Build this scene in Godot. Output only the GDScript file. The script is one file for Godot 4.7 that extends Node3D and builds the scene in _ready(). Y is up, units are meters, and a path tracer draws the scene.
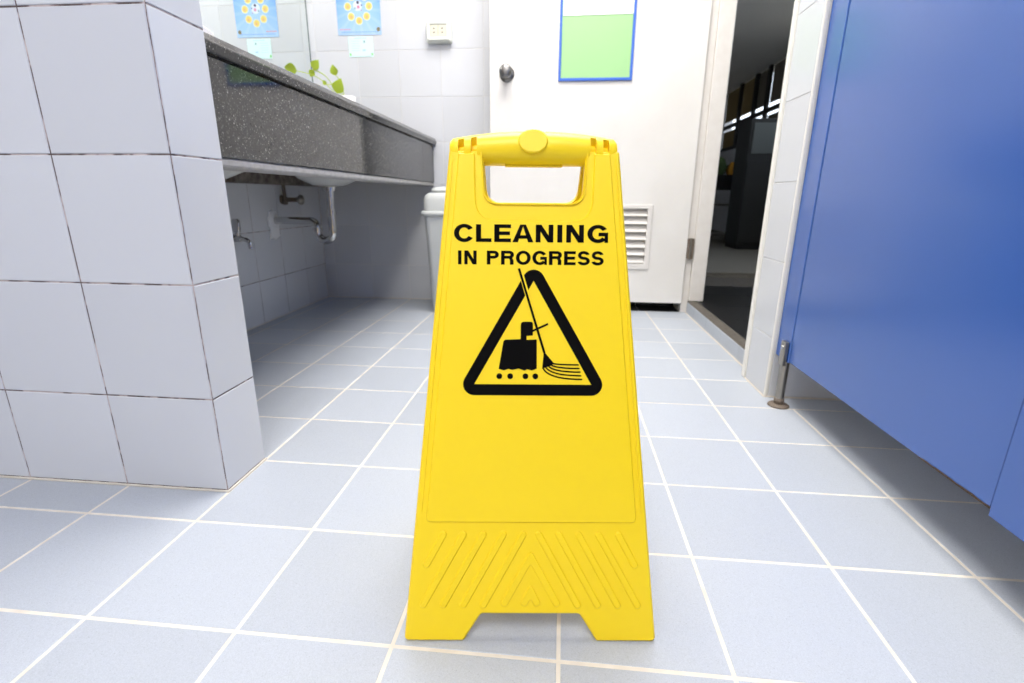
extends Node3D

const ZB := -2.086        # tiled back wall
const XL := -0.455        # wall under the washbasin counter
const XR := 1.357         # pier beside the doorway
const XP := 1.368         # blue toilet partitions
const CEIL := 2.6

var M := {}
var tile_cache := {}

# ------------------------------------------------------------------ helpers
func tri(st: SurfaceTool, a: Vector3, b: Vector3, c: Vector3) -> void:
	st.add_vertex(a); st.add_vertex(c); st.add_vertex(b)

func quad(st: SurfaceTool, a: Vector3, b: Vector3, c: Vector3, d: Vector3) -> void:
	tri(st, a, b, c); tri(st, a, c, d)

func start(smooth := false) -> SurfaceTool:
	var st := SurfaceTool.new()
	st.begin(Mesh.PRIMITIVE_TRIANGLES)
	st.set_smooth_group(0 if smooth else -1)
	return st

func done(st: SurfaceTool) -> ArrayMesh:
	st.generate_normals()
	return st.commit()

func obj(called: String, mesh: Mesh, m: Material, parent: Node, at := Vector3.ZERO) -> MeshInstance3D:
	var o := MeshInstance3D.new()
	o.name = called
	o.mesh = mesh
	o.material_override = m
	o.position = at
	parent.add_child(o, true)
	return o

func tag(o: Node, label: String, category: String, group := "", kind := "") -> void:
	o.set_meta("label", label)
	o.set_meta("category", category)
	if group: o.set_meta("group", group)
	if kind: o.set_meta("kind", kind)

func thing(called: String, label: String, category: String, at := Vector3.ZERO, kind := "", group := "") -> Node3D:
	var o := Node3D.new()
	o.name = called
	add_child(o, true)
	o.position = at
	tag(o, label, category, group, kind)
	return o

# box from corner to corner with small chamfers on every edge
func box_into(st: SurfaceTool, lo: Vector3, hi: Vector3, b := 0.002) -> void:
	var c := (lo + hi) / 2.0
	var h := (hi - lo) / 2.0
	b = minf(b, minf(h.x, minf(h.y, h.z)) * 0.45)
	var ax := [Vector3.RIGHT, Vector3.UP, Vector3.BACK]
	var P := func(s: Vector3, face: int) -> Vector3:   # corner s of the face along axis 'face'
		var p := Vector3.ZERO
		for k in 3:
			p[k] = s[k] * (h[k] if k == face else h[k] - b)
		return c + p
	for f in 3:
		var u := (f + 1) % 3
		var v := (f + 2) % 3
		for s in [-1.0, 1.0]:
			var q := []
			for uv in [[-1, -1], [1, -1], [1, 1], [-1, 1]]:
				var sg := Vector3.ZERO
				sg[f] = s; sg[u] = uv[0]; sg[v] = uv[1]
				q.append(P.call(sg, f))
			if s < 0: q.reverse()
			quad(st, q[0], q[1], q[2], q[3])
	if b <= 0.00001: return
	for f in 3:                                          # edges along axis f
		var u := (f + 1) % 3
		var v := (f + 2) % 3
		for su in [-1.0, 1.0]:
			for sv in [-1.0, 1.0]:
				var a := Vector3.ZERO; a[u] = su; a[v] = sv; a[f] = -1
				var e := a; e[f] = 1
				var q := [P.call(a, u), P.call(e, u), P.call(e, v), P.call(a, v)]
				if su * sv > 0: q.reverse()
				quad(st, q[0], q[1], q[2], q[3])
	for sx in [-1.0, 1.0]:
		for sy in [-1.0, 1.0]:
			for sz in [-1.0, 1.0]:
				var s := Vector3(sx, sy, sz)
				if sx * sy * sz > 0: tri(st, P.call(s, 0), P.call(s, 1), P.call(s, 2))
				else: tri(st, P.call(s, 0), P.call(s, 2), P.call(s, 1))

func box(lo: Vector3, hi: Vector3, b := 0.002) -> ArrayMesh:
	var st := start()
	box_into(st, lo, hi, b)
	return done(st)

func tube_into(st: SurfaceTool, pts: Array, r, sides := 14, caps := true) -> void:
	var rings := []
	var up := Vector3.ZERO
	for i in pts.size():
		var d: Vector3 = (pts[mini(i + 1, pts.size() - 1)] - pts[maxi(i - 1, 0)]).normalized()
		if up == Vector3.ZERO:
			up = (Vector3.UP if absf(d.y) < 0.9 else Vector3.RIGHT)
		up = (up - d * up.dot(d)).normalized()
		var w := d.cross(up)
		var rr: float = r[i] if r is Array else r
		var ring := []
		for k in sides:
			var a := TAU * k / sides
			ring.append(pts[i] + (up * cos(a) + w * sin(a)) * rr)
		rings.append(ring)
	for i in pts.size() - 1:
		for k in sides:
			var k2 := (k + 1) % sides
			quad(st, rings[i][k], rings[i][k2], rings[i + 1][k2], rings[i + 1][k])
	if caps:
		st.set_smooth_group(-1)
		for k in range(1, sides - 1):
			tri(st, rings[0][0], rings[0][k + 1], rings[0][k])
			tri(st, rings[-1][0], rings[-1][k], rings[-1][k + 1])
		st.set_smooth_group(0)

func tube(pts: Array, r, sides := 14) -> ArrayMesh:
	var st := start(true)
	tube_into(st, pts, r, sides)
	return done(st)

# smooth path through points
func path(pts: Array, n := 8) -> Array:
	var c := Curve3D.new()
	for i in pts.size():
		var t: Vector3 = (pts[mini(i + 1, pts.size() - 1)] - pts[maxi(i - 1, 0)]) / 6.0
		c.add_point(pts[i], -t, t)
	var out := []
	for i in pts.size() - 1:
		for k in n:
			out.append(c.sample(i, float(k) / n))
	out.append(pts[-1])
	return out

# profile of [radius, height] turned about y
func lathe(prof: Array, sides := 28) -> ArrayMesh:
	var st := start(true)
	for i in prof.size() - 1:
		for k in sides:
			var a := TAU * k / sides
			var b := TAU * (k + 1) / sides
			var p := func(j: int, ang: float) -> Vector3: return Vector3(prof[j][0] * cos(ang), prof[j][1], -prof[j][0] * sin(ang))
			quad(st, p.call(i, a), p.call(i, b), p.call(i + 1, b), p.call(i + 1, a))
	return done(st)

# stacked rounded rectangles [y, half x, half z, corner radius]
func loft(secs: Array, closed_top := true, closed_bottom := true) -> ArrayMesh:
	var st := start(true)
	var rings := []
	for s in secs:
		var r: float = s[3]
		var ring := []
		for q in 4:
			var cx: float = (s[1] - r) * ([1, -1, -1, 1][q])
			var cz: float = (s[2] - r) * ([1, 1, -1, -1][q])
			for k in 6:
				var a: float = PI / 2 * q + PI / 2 * k / 5.0
				ring.append(Vector3(cx + r * cos(a), s[0], cz + r * sin(a)))
		rings.append(ring)
	var n: int = rings[0].size()
	for i in rings.size() - 1:
		for k in n:
			var k2 := (k + 1) % n
			quad(st, rings[i][k], rings[i + 1][k], rings[i + 1][k2], rings[i][k2])
	st.set_smooth_group(-1)
	for k in range(1, n - 1):
		if closed_top: tri(st, rings[-1][0], rings[-1][k + 1], rings[-1][k])
		if closed_bottom: tri(st, rings[0][0], rings[0][k], rings[0][k + 1])
	return done(st)

func rounded(pts: Array, radii, seg := 5) -> PackedVector2Array:
	var out := PackedVector2Array()
	var n := pts.size()
	for i in n:
		var p: Vector2 = pts[i]
		var a: Vector2 = (pts[(i + n - 1) % n] - p)
		var b: Vector2 = (pts[(i + 1) % n] - p)
		var r: float = radii[i] if radii is Array else radii
		if r <= 0.0:
			out.append(p)
			continue
		var half := absf(a.angle_to(b)) / 2.0
		var t := minf(r / tan(half), minf(a.length(), b.length()) * 0.48)
		var p0 := p + a.normalized() * t
		var p1 := p + b.normalized() * t
		for k in seg + 1:
			var f := float(k) / seg
			out.append(p0.lerp(p, f).lerp(p.lerp(p1, f), f))
	return out

func ccw(p: PackedVector2Array, want := true) -> PackedVector2Array:
	var s := 0.0
	for i in p.size(): s += p[i].cross(p[(i + 1) % p.size()])
	if (s > 0.0) != want:
		p = p.duplicate()
		p.reverse()
	return p

func inset(l: PackedVector2Array, b: float) -> PackedVector2Array:
	var out := PackedVector2Array()
	var n := l.size()
	for i in n:
		var d0 := (l[i] - l[(i + n - 1) % n]).normalized()
		var d1 := (l[(i + 1) % n] - l[i]).normalized()
		var n0 := Vector2(-d0.y, d0.x)
		var n1 := Vector2(-d1.y, d1.x)
		var m := (n0 + n1).normalized()
		out.append(l[i] + m * b / maxf(0.35, m.dot(n0)))
	return out

func joined(outer: PackedVector2Array, holes: Array) -> PackedVector2Array:
	var res := Array(outer)
	for h in holes:
		var best := 1e9
		var bi := 0
		var bj := 0
		for i in res.size():
			for j in h.size():
				var d: float = res[i].distance_squared_to(h[j])
				if d < best: best = d; bi = i; bj = j
		var nxt := res.slice(0, bi + 1)
		for k in h.size() + 1: nxt.append(h[(bj + k) % h.size()])
		nxt.append_array(res.slice(bi))
		res = nxt
	return PackedVector2Array(res)

func extrude_into(st: SurfaceTool, outer: PackedVector2Array, holes: Array, z0: float, z1: float, b := 0.0, back := true) -> void:
	outer = ccw(outer)
	var loops := [outer]
	var hs := []
	for h in holes:
		hs.append(ccw(h, false))
		loops.append(hs[-1])
	var ins := []
	for l in loops:
		var q: PackedVector2Array = inset(l, b) if b > 0.0 else l
		ins.append(q)
		var n: int = l.size()
		for i in n:
			var j := (i + 1) % n
			var p0 := Vector3(l[i].x, l[i].y, z0)
			var p1 := Vector3(l[j].x, l[j].y, z0)
			var e0 := Vector3(l[i].x, l[i].y, z1 - b)
			var e1 := Vector3(l[j].x, l[j].y, z1 - b)
			quad(st, p0, p1, e1, e0)
			if b > 0.0:
				quad(st, e0, e1, Vector3(q[j].x, q[j].y, z1), Vector3(q[i].x, q[i].y, z1))
	var cap := joined(ins[0], ins.slice(1))
	var idx := Geometry2D.triangulate_polygon(cap)
	if idx.is_empty(): print("cap failed ", outer.size())
	for k in range(0, idx.size(), 3):
		var t := [cap[idx[k]], cap[idx[k + 1]], cap[idx[k + 2]]]
		if (t[1] - t[0]).cross(t[2] - t[0]) < 0.0: t = [t[0], t[2], t[1]]
		tri(st, Vector3(t[0].x, t[0].y, z1), Vector3(t[1].x, t[1].y, z1), Vector3(t[2].x, t[2].y, z1))
	if back:
		cap = joined(outer, hs)
		idx = Geometry2D.triangulate_polygon(cap)
		for k in range(0, idx.size(), 3):
			var t := [cap[idx[k]], cap[idx[k + 1]], cap[idx[k + 2]]]
			if (t[1] - t[0]).cross(t[2] - t[0]) > 0.0: t = [t[0], t[2], t[1]]
			tri(st, Vector3(t[0].x, t[0].y, z0), Vector3(t[1].x, t[1].y, z0), Vector3(t[2].x, t[2].y, z0))

func extrude(outer: PackedVector2Array, holes: Array, z0: float, z1: float, b := 0.0) -> ArrayMesh:
	var st := start()
	extrude_into(st, outer, holes, z0, z1, b)
	return done(st)

func circle(c: Vector2, rx: float, ry: float, n := 28) -> PackedVector2Array:
	var p := PackedVector2Array()
	for k in n: p.append(c + Vector2(rx * cos(TAU * k / n), ry * sin(TAU * k / n)))
	return p

# ------------------------------------------------------------------ tiles
func cuts(a: float, b: float, off: float, step := 0.2) -> Array:
	var out := [a]
	var k := ceili((a - off) / step)
	while off + k * step < b - 0.012:
		if off + k * step > a + 0.016: out.append(off + k * step)
		k += 1
	out.append(b)
	return out

func tile_mesh(w: float, h: float) -> ArrayMesh:
	var key := "%d_%d" % [roundi(w * 2000), roundi(h * 2000)]
	if not tile_cache.has(key):
		var st := start()
		var b := 0.0011
		var x := w / 2
		var y := h / 2
		var i := [Vector3(-x + b, -y + b, 0), Vector3(x - b, -y + b, 0), Vector3(x - b, y - b, 0), Vector3(-x + b, y - b, 0)]
		var e := [Vector3(-x, -y, -0.0009), Vector3(x, -y, -0.0009), Vector3(x, y, -0.0009), Vector3(-x, y, -0.0009)]
		var l := [Vector3(-x, -y, -0.005), Vector3(x, -y, -0.005), Vector3(x, y, -0.005), Vector3(-x, y, -0.005)]
		quad(st, i[0], i[1], i[2], i[3])
		for k in 4:
			var n := (k + 1) % 4
			quad(st, e[k], e[n], i[n], i[k])
			quad(st, l[k], l[n], e[n], e[k])
		tile_cache[key] = done(st)
	return tile_cache[key]

func tiles(parent: Node3D, o: Vector3, eu: Vector3, ev: Vector3, us: Array, vs: Array, gap: float, mats: Array, rng_seed: int, skip = null) -> void:
	var rng := RandomNumberGenerator.new()
	rng.seed = rng_seed
	var en := eu.cross(ev)
	for i in us.size() - 1:
		for j in vs.size() - 1:
			var w: float = us[i + 1] - us[i] - gap
			var h: float = vs[j + 1] - vs[j] - gap
			var c: Vector3 = o + eu * (us[i] + us[i + 1]) / 2.0 + ev * (vs[j] + vs[j + 1]) / 2.0
			var m: Material = mats[rng.randi() % mats.size()]
			var tilt := Vector2(rng.randf_range(-1, 1), rng.randf_range(-1, 1)) * 0.0012
			if skip != null and skip.call(c): continue
			var t := MeshInstance3D.new()
			t.name = "tile"
			t.mesh = tile_mesh(w, h)
			t.material_override = m
			parent.add_child(t, true)
			t.transform = Transform3D(Basis(eu, ev, en) * Basis(Vector3.RIGHT, tilt.x) * Basis(Vector3.UP, tilt.y), c - parent.position)

# ------------------------------------------------------------------ materials
func mat(c: Color, rough := 0.5, metal := 0.0, spec := 0.5) -> StandardMaterial3D:
	var m := StandardMaterial3D.new()
	m.albedo_color = c
	m.roughness = rough
	m.metallic = metal
	m.metallic_specular = spec
	return m

func speckle(seed_n: int, size: int, fn: Callable) -> ImageTexture:
	var rng := RandomNumberGenerator.new()
	rng.seed = seed_n
	var im := Image.create(size, size, false, Image.FORMAT_RGB8)
	fn.call(im, rng)
	return ImageTexture.create_from_image(im)

func tri_mat(tex: Texture2D, metres: float, c := Color.WHITE, rough := 0.5, spec := 0.5) -> StandardMaterial3D:
	var m := mat(c, rough, 0.0, spec)
	m.albedo_texture = tex
	m.uv1_triplanar = true
	m.uv1_world_triplanar = true
	m.uv1_triplanar_sharpness = 8.0
	m.uv1_scale = Vector3.ONE / metres
	return m

func noise_tex(seed_n: int, freq: float, ramp: Array, size := 512, oct := 4) -> NoiseTexture2D:
	var n := FastNoiseLite.new()
	n.seed = seed_n
	n.frequency = freq
	n.fractal_octaves = oct
	var g := Gradient.new()
	var offs := PackedFloat32Array()
	var cols := PackedColorArray()
	for r in ramp:
		offs.append(r[0]); cols.append(r[1])
	g.offsets = offs
	g.colors = cols
	var t := NoiseTexture2D.new()
	t.width = size
	t.height = size
	t.seamless = true
	t.noise = n
	t.color_ramp = g
	return t

func materials() -> void:
	var floor_tex := speckle(11, 512, func(im: Image, rng: RandomNumberGenerator):
		for y in 512:
			for x in 512:
				var v := 0.965 + rng.randf_range(-0.05, 0.035)
				im.set_pixel(x, y, Color(v, v, v))
		for k in 1500:
			var v := 0.86 + rng.randf_range(-0.05, 0.05)
			im.fill_rect(Rect2i(rng.randi() % 510, rng.randi() % 510, 1 + rng.randi() % 2, 1), Color(v, v, v)))
	for i in 3:
		var k: float = [1.0, 0.985, 1.012][i]
		M["floor_tile%d" % i] = tri_mat(floor_tex, 0.36, Color(0.728 * k, 0.75 * k, 0.784 * k), 0.42)
	for i in 3:
		var k: float = [1.0, 0.985, 1.01][i]
		M["wall_tile%d" % i] = mat(Color(0.815 * k, 0.822 * k, 0.838 * k), 0.22)
	M.floor_grout = tri_mat(noise_tex(3, 0.02, [[0.0, Color(0.83, 0.795, 0.74)], [1.0, Color(0.90, 0.875, 0.83)]]), 0.5, Color.WHITE, 0.9)
	M.wall_grout = tri_mat(noise_tex(5, 0.03, [[0.0, Color(0.30, 0.26, 0.25)], [0.42, Color(0.42, 0.37, 0.36)], [0.58, Color(0.72, 0.66, 0.65)], [1.0, Color(0.84, 0.79, 0.77)]]), 0.7, Color.WHITE, 0.9)
	M.pale_grout = mat(Color(0.84, 0.835, 0.83), 0.9)
	M.granite = tri_mat(speckle(21, 512, func(im: Image, rng: RandomNumberGenerator):
		for y in 512:
			for x in 512:
				var v := 0.24 + rng.randf_range(-0.05, 0.05)
				im.set_pixel(x, y, Color(v, v * 0.985, v * 0.97))
		for k in 5200:
			var v := rng.randf_range(0.18, 0.40)
			im.fill_rect(Rect2i(rng.randi() % 508, rng.randi() % 508, 2 + rng.randi() % 4, 2 + rng.randi() % 4), Color(v, v * 0.985, v * 0.965))
		for k in 1700:
			var v := rng.randf_range(0.5, 0.72)
			im.fill_rect(Rect2i(rng.randi() % 508, rng.randi() % 508, 1 + rng.randi() % 3, 1 + rng.randi() % 3), Color(v, v * 0.98, v * 0.95))), 0.42, Color.WHITE, 0.045)
	M.concrete = tri_mat(noise_tex(8, 0.02, [[0.0, Color(0.24, 0.21, 0.19)], [0.5, Color(0.42, 0.39, 0.36)], [1.0, Color(0.55, 0.52, 0.49)]]), 0.5, Color.WHITE, 0.95)
	M.cement = tri_mat(noise_tex(9, 0.03, [[0.0, Color(0.60, 0.59, 0.58)], [1.0, Color(0.74, 0.73, 0.72)]]), 0.4, Color.WHITE, 0.9)
	M.plaster = mat(Color(0.86, 0.86, 0.87), 0.9)
	M.patch = mat(Color(0.93, 0.93, 0.93), 0.9)
	M.ceiling = mat(Color(0.93, 0.93, 0.92), 0.9)
	M.chrome = mat(Color(0.80, 0.80, 0.80), 0.12, 1.0)
	M.knob = mat(Color(0.52, 0.515, 0.505), 0.3, 1.0)
	M.steel = mat(Color(0.62, 0.60, 0.57), 0.32, 1.0)
	M.rusty = tri_mat(noise_tex(12, 0.05, [[0.0, Color(0.30, 0.23, 0.18)], [0.5, Color(0.44, 0.39, 0.34)], [1.0, Color(0.58, 0.55, 0.50)]]), 0.08, Color.WHITE, 0.6)
	M.ceramic = mat(Color(0.84, 0.84, 0.82), 0.15)
	M.mirror = mat(Color(0.93, 0.95, 0.94), 0.0, 1.0)
	M.mirror_edge = mat(Color(0.40, 0.46, 0.44), 0.2)
	M.door = tri_mat(noise_tex(14, 0.006, [[0.0, Color(0.885, 0.872, 0.852)], [1.0, Color(0.908, 0.898, 0.882)]]), 1.0, Color.WHITE, 0.4)
	M.frame = tri_mat(noise_tex(15, 0.02, [[0.0, Color(0.865, 0.845, 0.82)], [1.0, Color(0.895, 0.88, 0.86)]]), 0.6, Color.WHITE, 0.5)
	M.trim = mat(Color(0.90, 0.89, 0.86), 0.5)
	M.louver = mat(Color(0.88, 0.865, 0.845), 0.45)
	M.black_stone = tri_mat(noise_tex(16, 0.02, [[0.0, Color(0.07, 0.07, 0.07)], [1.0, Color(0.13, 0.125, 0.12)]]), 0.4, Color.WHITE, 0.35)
	M.sill_stone = tri_mat(noise_tex(17, 0.03, [[0.0, Color(0.29, 0.27, 0.24)], [1.0, Color(0.42, 0.39, 0.35)]]), 0.3, Color.WHITE, 0.7)
	M.blue = mat(Color(0.205, 0.368, 0.665), 0.22, 0.0, 0.72)
	M.blue_edge = mat(Color(0.20, 0.38, 0.62), 0.5)
	M.worn = tri_mat(noise_tex(19, 0.06, [[0.0, Color(0.20, 0.155, 0.11)], [1.0, Color(0.36, 0.29, 0.22)]]), 0.1, Color.WHITE, 0.9)
	M.yellow = mat(Color(1.0, 0.858, 0.07), 0.38, 0.0, 0.47)
	M.ink = mat(Color(0.03, 0.025, 0.025), 0.75, 0.0, 0.2)
	M.bin_grey = mat(Color(0.80, 0.81, 0.80), 0.4)
	M.cream = mat(Color(0.86, 0.835, 0.76), 0.4)
	M.outlet = mat(Color(0.89, 0.90, 0.87), 0.35)
	M.slot = mat(Color(0.35, 0.33, 0.30), 0.6)
	M.frame_blue = mat(Color(0.23, 0.42, 0.80), 0.4)
	M.green = mat(Color(0.63, 0.81, 0.57), 0.6)
	M.paper = mat(Color(0.93, 0.93, 0.93), 0.8)
	M.leaf = mat(Color(0.70, 0.78, 0.24), 0.4)
	M.leaf.backlight_enabled = true
	M.leaf.backlight = Color(0.35, 0.45, 0.05)
	M.pink = mat(Color(0.92, 0.70, 0.74), 0.5)
	M.white_plastic = mat(Color(0.93, 0.92, 0.92), 0.35)
	M.glow = mat(Color(0.95, 0.95, 0.95), 0.5)
	M.glow.emission_enabled = true
	M.glow.emission = Color(1, 1, 1)
	M.glow.emission_energy_multiplier = 1.2
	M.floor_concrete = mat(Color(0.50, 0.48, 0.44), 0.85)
	M.dark_frame = mat(Color(0.07, 0.07, 0.06), 0.5)
	M.bamboo = mat(Color(0.52, 0.46, 0.33), 0.8)
	M.blind_grey = mat(Color(0.46, 0.44, 0.40), 0.8)
	for m in [M.bamboo, M.blind_grey]:
		m.backlight_enabled = true
	M.bamboo.backlight = Color(0.42, 0.37, 0.24)
	M.blind_grey.backlight = Color(0.33, 0.31, 0.27)
	M.cabinet = mat(Color(0.12, 0.12, 0.115), 0.6)
	M.panel_grey = mat(Color(0.33, 0.35, 0.34), 0.5)
	M.cloth = mat(Color(0.66, 0.63, 0.61), 0.9)
	M.green_bag = mat(Color(0.25, 0.34, 0.16), 0.8)
	M.yellow_cloth = mat(Color(0.75, 0.52, 0.10), 0.8)

# ------------------------------------------------------------------ build
func _ready() -> void:
	var cam := Camera3D.new()
	cam.name = "camera"
	cam.position = Vector3(0.787, 0.5213, 0.4612)
	cam.basis = Basis.from_euler(Vector3(-0.2807, 0.0959, 0.0081), EULER_ORDER_YXZ)
	cam.fov = 68.77
	cam.near = 0.02
	var at := CameraAttributesPhysical.new()
	at.frustum_focal_length = 17.5
	at.frustum_focus_distance = 0.66
	at.exposure_aperture = 6.3
	cam.attributes = at
	cam.fov = 68.77
	add_child(cam)
	cam.fov = 68.77
	cam.current = true

	var we := WorldEnvironment.new()
	we.name = "environment"
	var env := Environment.new()
	env.background_mode = Environment.BG_SKY
	var sky := Sky.new()
	var day := ProceduralSkyMaterial.new()
	day.sky_top_color = Color(0.74, 0.80, 0.88)
	day.sky_horizon_color = Color(0.88, 0.91, 0.93)
	day.ground_horizon_color = Color(0.55, 0.54, 0.50)
	day.ground_bottom_color = Color(0.40, 0.39, 0.36)
	sky.sky_material = day
	env.sky = sky
	env.background_energy_multiplier = 3.4
	env.tonemap_mode = Environment.TONE_MAPPER_LINEAR
	env.tonemap_exposure = 1.0
	env.sdfgi_enabled = true
	env.ssao_enabled = true
	env.ssil_enabled = true
	we.environment = env
	add_child(we)

	materials()
	ceiling_light(Vector3(0.68, CEIL, -1.0), 6.1, "square white ceiling panel lamp over the yellow floor sign", 1)
	ceiling_light(Vector3(0.68, CEIL, 1.35), 4.75, "square white ceiling panel lamp over the entrance end of the aisle", 2)

	shell()
	pillar()
	partitions()
	doorway()
	open_door()
	corridor()
	counter()
	plumbing()
	wall_things()
	bin()
	caution_sign()
	counter_things()

func ceiling_light(at: Vector3, energy: float, label: String, n: int) -> void:
	var t := thing("ceiling_light", label, "lamp", at, "", "ceiling lamps")
	obj("housing", box(Vector3(-0.62, -0.06, -0.62), Vector3(0.62, 0, 0.62), 0.008), M.white_plastic, t)
	obj("diffuser", box(Vector3(-0.6, -0.075, -0.6), Vector3(0.6, -0.0605, 0.6), 0.004), M.glow, t)
	var l := AreaLight3D.new()
	l.name = "lamp_light"
	l.area_size = Vector2(1.18, 1.18)
	l.light_energy = energy
	l.light_color = Color(1.0, 0.985, 0.965)
	l.shadow_enabled = true
	l.area_range = 12.0
	l.position = Vector3(0, -0.085, 0)
	l.rotation_degrees = Vector3(-90, 0, 0)
	t.add_child(l)

func shell() -> void:
	var wt := [M.wall_tile0, M.wall_tile1, M.wall_tile2]
	# floor
	var f := thing("floor", "pale blue speckled square floor tiles with cream joints", "floor", Vector3.ZERO, "structure")
	obj("bed", box(Vector3(-1.42, -0.12, ZB - 0.1), Vector3(XL - 0.0, -0.0005, 2.1), 0), M.floor_grout, f)
	obj("bed", box(Vector3(XL, -0.12, ZB - 0.1), Vector3(1.39, -0.0005, 2.1), 0), M.floor_grout, f)
	obj("bed", box(Vector3(1.39, -0.12, -1.0), Vector3(2.6, -0.0005, 2.1), 0), M.floor_grout, f)
	var ft := [M.floor_tile0, M.floor_tile1, M.floor_tile2]
	tiles(f, Vector3.ZERO, Vector3.RIGHT, Vector3.FORWARD, cuts(-1.3, 0.197, 0.0), cuts(-0.6, 0.2865, 0.0), 0.0042, ft, 6)
	tiles(f, Vector3.ZERO, Vector3.RIGHT, Vector3.FORWARD, cuts(0.197, 2.2, 0.0), cuts(-0.6, 0.8, 0.0), 0.0042, ft, 7)
	tiles(f, Vector3.ZERO, Vector3.RIGHT, Vector3.FORWARD, cuts(1.387, 2.2, 0.0), [0.8, 0.8775], 0.0042, ft, 10)
	tiles(f, Vector3.ZERO, Vector3.RIGHT, Vector3.FORWARD, cuts(XL, 0.197, 0.0), cuts(0.4075, -ZB - 0.003, 0.0), 0.0042, ft, 8)
	tiles(f, Vector3.ZERO, Vector3.RIGHT, Vector3.FORWARD, cuts(0.197, 1.387, 0.0), cuts(0.8, -ZB - 0.003, 0.0), 0.0042, ft, 9, func(c): return c.z < -1.945 and c.x > 0.4)
	obj("paving", box(Vector3(-1.3, -0.005, 0.602), Vector3(2.5, 0, 2.0), 0), M.floor_tile0, f)
	for j in [[Vector3(-1.3, 0, -0.287), Vector3(0.198, 0.003, -0.2835)], [Vector3(0.195, 0, -0.408), Vector3(0.1985, 0.003, -0.2836)], [Vector3(XL, 0, ZB), Vector3(0.41, 0.003, ZB + 0.0035)], [Vector3(XL, 0, ZB + 0.004), Vector3(XL + 0.0035, 0.003, -0.409)], [Vector3(XR - 0.0035, 0, -1.03), Vector3(XR, 0.003, -0.8765)], [Vector3(XR, 0, -0.88), Vector3(2.2, 0.003, -0.8765)], [Vector3(1.3835, 0, -1.94), Vector3(1.388, 0.003, -1.05)]]:
		obj("joint_fillet", box(j[0], j[1], 0.001), M.floor_grout, f)
	# walls
	var b := thing("wall_back", "pale glazed square wall tiles behind the white door and counter", "wall", Vector3(0, 0, ZB), "structure")
	obj("core", box(Vector3(XL - 0.15, -0.1, -0.15), Vector3(1.463, 1.78, -0.0012), 0), M.pale_grout, b)
	obj("plaster", box(Vector3(XL - 0.15, 1.78, -0.15), Vector3(1.463, CEIL + 0.1, 0), 0), M.plaster, b)
	tiles(b, Vector3(0, 0, ZB), Vector3.RIGHT, Vector3.UP, cuts(XL + 0.001, 1.40, 0.0), cuts(0.001, 1.78, 0.178), 0.0024, wt, 21)
	var l := thing("wall_left", "shaded glazed tile wall under the washbasin counter", "wall", Vector3(XL, 0, 0), "structure")
	obj("core", box(Vector3(-0.15, -0.1, ZB), Vector3(-0.0012, 0.78, -0.408), 0), M.wall_grout, l)
	obj("plaster", box(Vector3(-0.15, 0.78, ZB), Vector3(0, CEIL + 0.1, -0.408), 0), M.plaster, l)
	tiles(l, Vector3(XL, 0, 0), Vector3.FORWARD, Vector3.UP, cuts(0.409, -ZB - 0.002, 0.086), cuts(0.001, 0.57, 0.178), 0.0024, wt, 22)
	var o := thing("wall_outer", "plain white wall of the aisle beside the tiled pier", "wall", Vector3.ZERO, "structure")
	obj("core", box(Vector3(-1.45, -0.1, -0.287), Vector3(-1.3, CEIL + 0.1, 2.15), 0), M.plaster, o)
	var fr := thing("wall_front", "plain white wall closing the entrance end of the washroom", "wall", Vector3.ZERO, "structure")
	obj("core", box(Vector3(-1.3, -0.1, 2.0), Vector3(2.5, CEIL + 0.1, 2.15), 0), M.plaster, fr)
	var r := thing("wall_stall", "plain plaster wall at the rear of the toilet stalls", "wall", Vector3.ZERO, "structure")
	obj("core", box(Vector3(2.5, -0.1, -1.0), Vector3(2.65, CEIL + 0.1, 2.15), 0), M.plaster, r)
	var c := thing("ceiling", "flat white painted ceiling over the washroom", "ceiling", Vector3.ZERO, "structure")
	obj("slab", box(Vector3(-1.45, CEIL, ZB - 0.15), Vector3(2.65, CEIL + 0.15, 2.15), 0), M.ceiling, c)

func pillar() -> void:
	var wt := [M.wall_tile0, M.wall_tile1, M.wall_tile2]
	var p := thing("wall_pier", "lavender grey tiled wall end in front of the granite counter", "wall", Vector3(0.195, 0, -0.287), "structure")
	obj("core", box(Vector3(-1.5, -0.1, -0.1195), Vector3(-0.0013, CEIL + 0.05, -0.0013), 0), M.wall_grout, p)
	tiles(p, Vector3(0.195, 0, -0.287), Vector3.RIGHT, Vector3.UP, cuts(-1.495, -0.0012, -0.2), cuts(0.002, 1.78, 0.18), 0.0026, wt, 31)
	tiles(p, Vector3(0.195, 0, -0.287), Vector3.FORWARD, Vector3.UP, [0.0012, 0.1205], cuts(0.002, 1.78, 0.18), 0.0026, wt, 32)

func slab_panel(lo: Vector3, hi: Vector3) -> ArrayMesh:
	return box(lo, hi, 0.0015)

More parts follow.
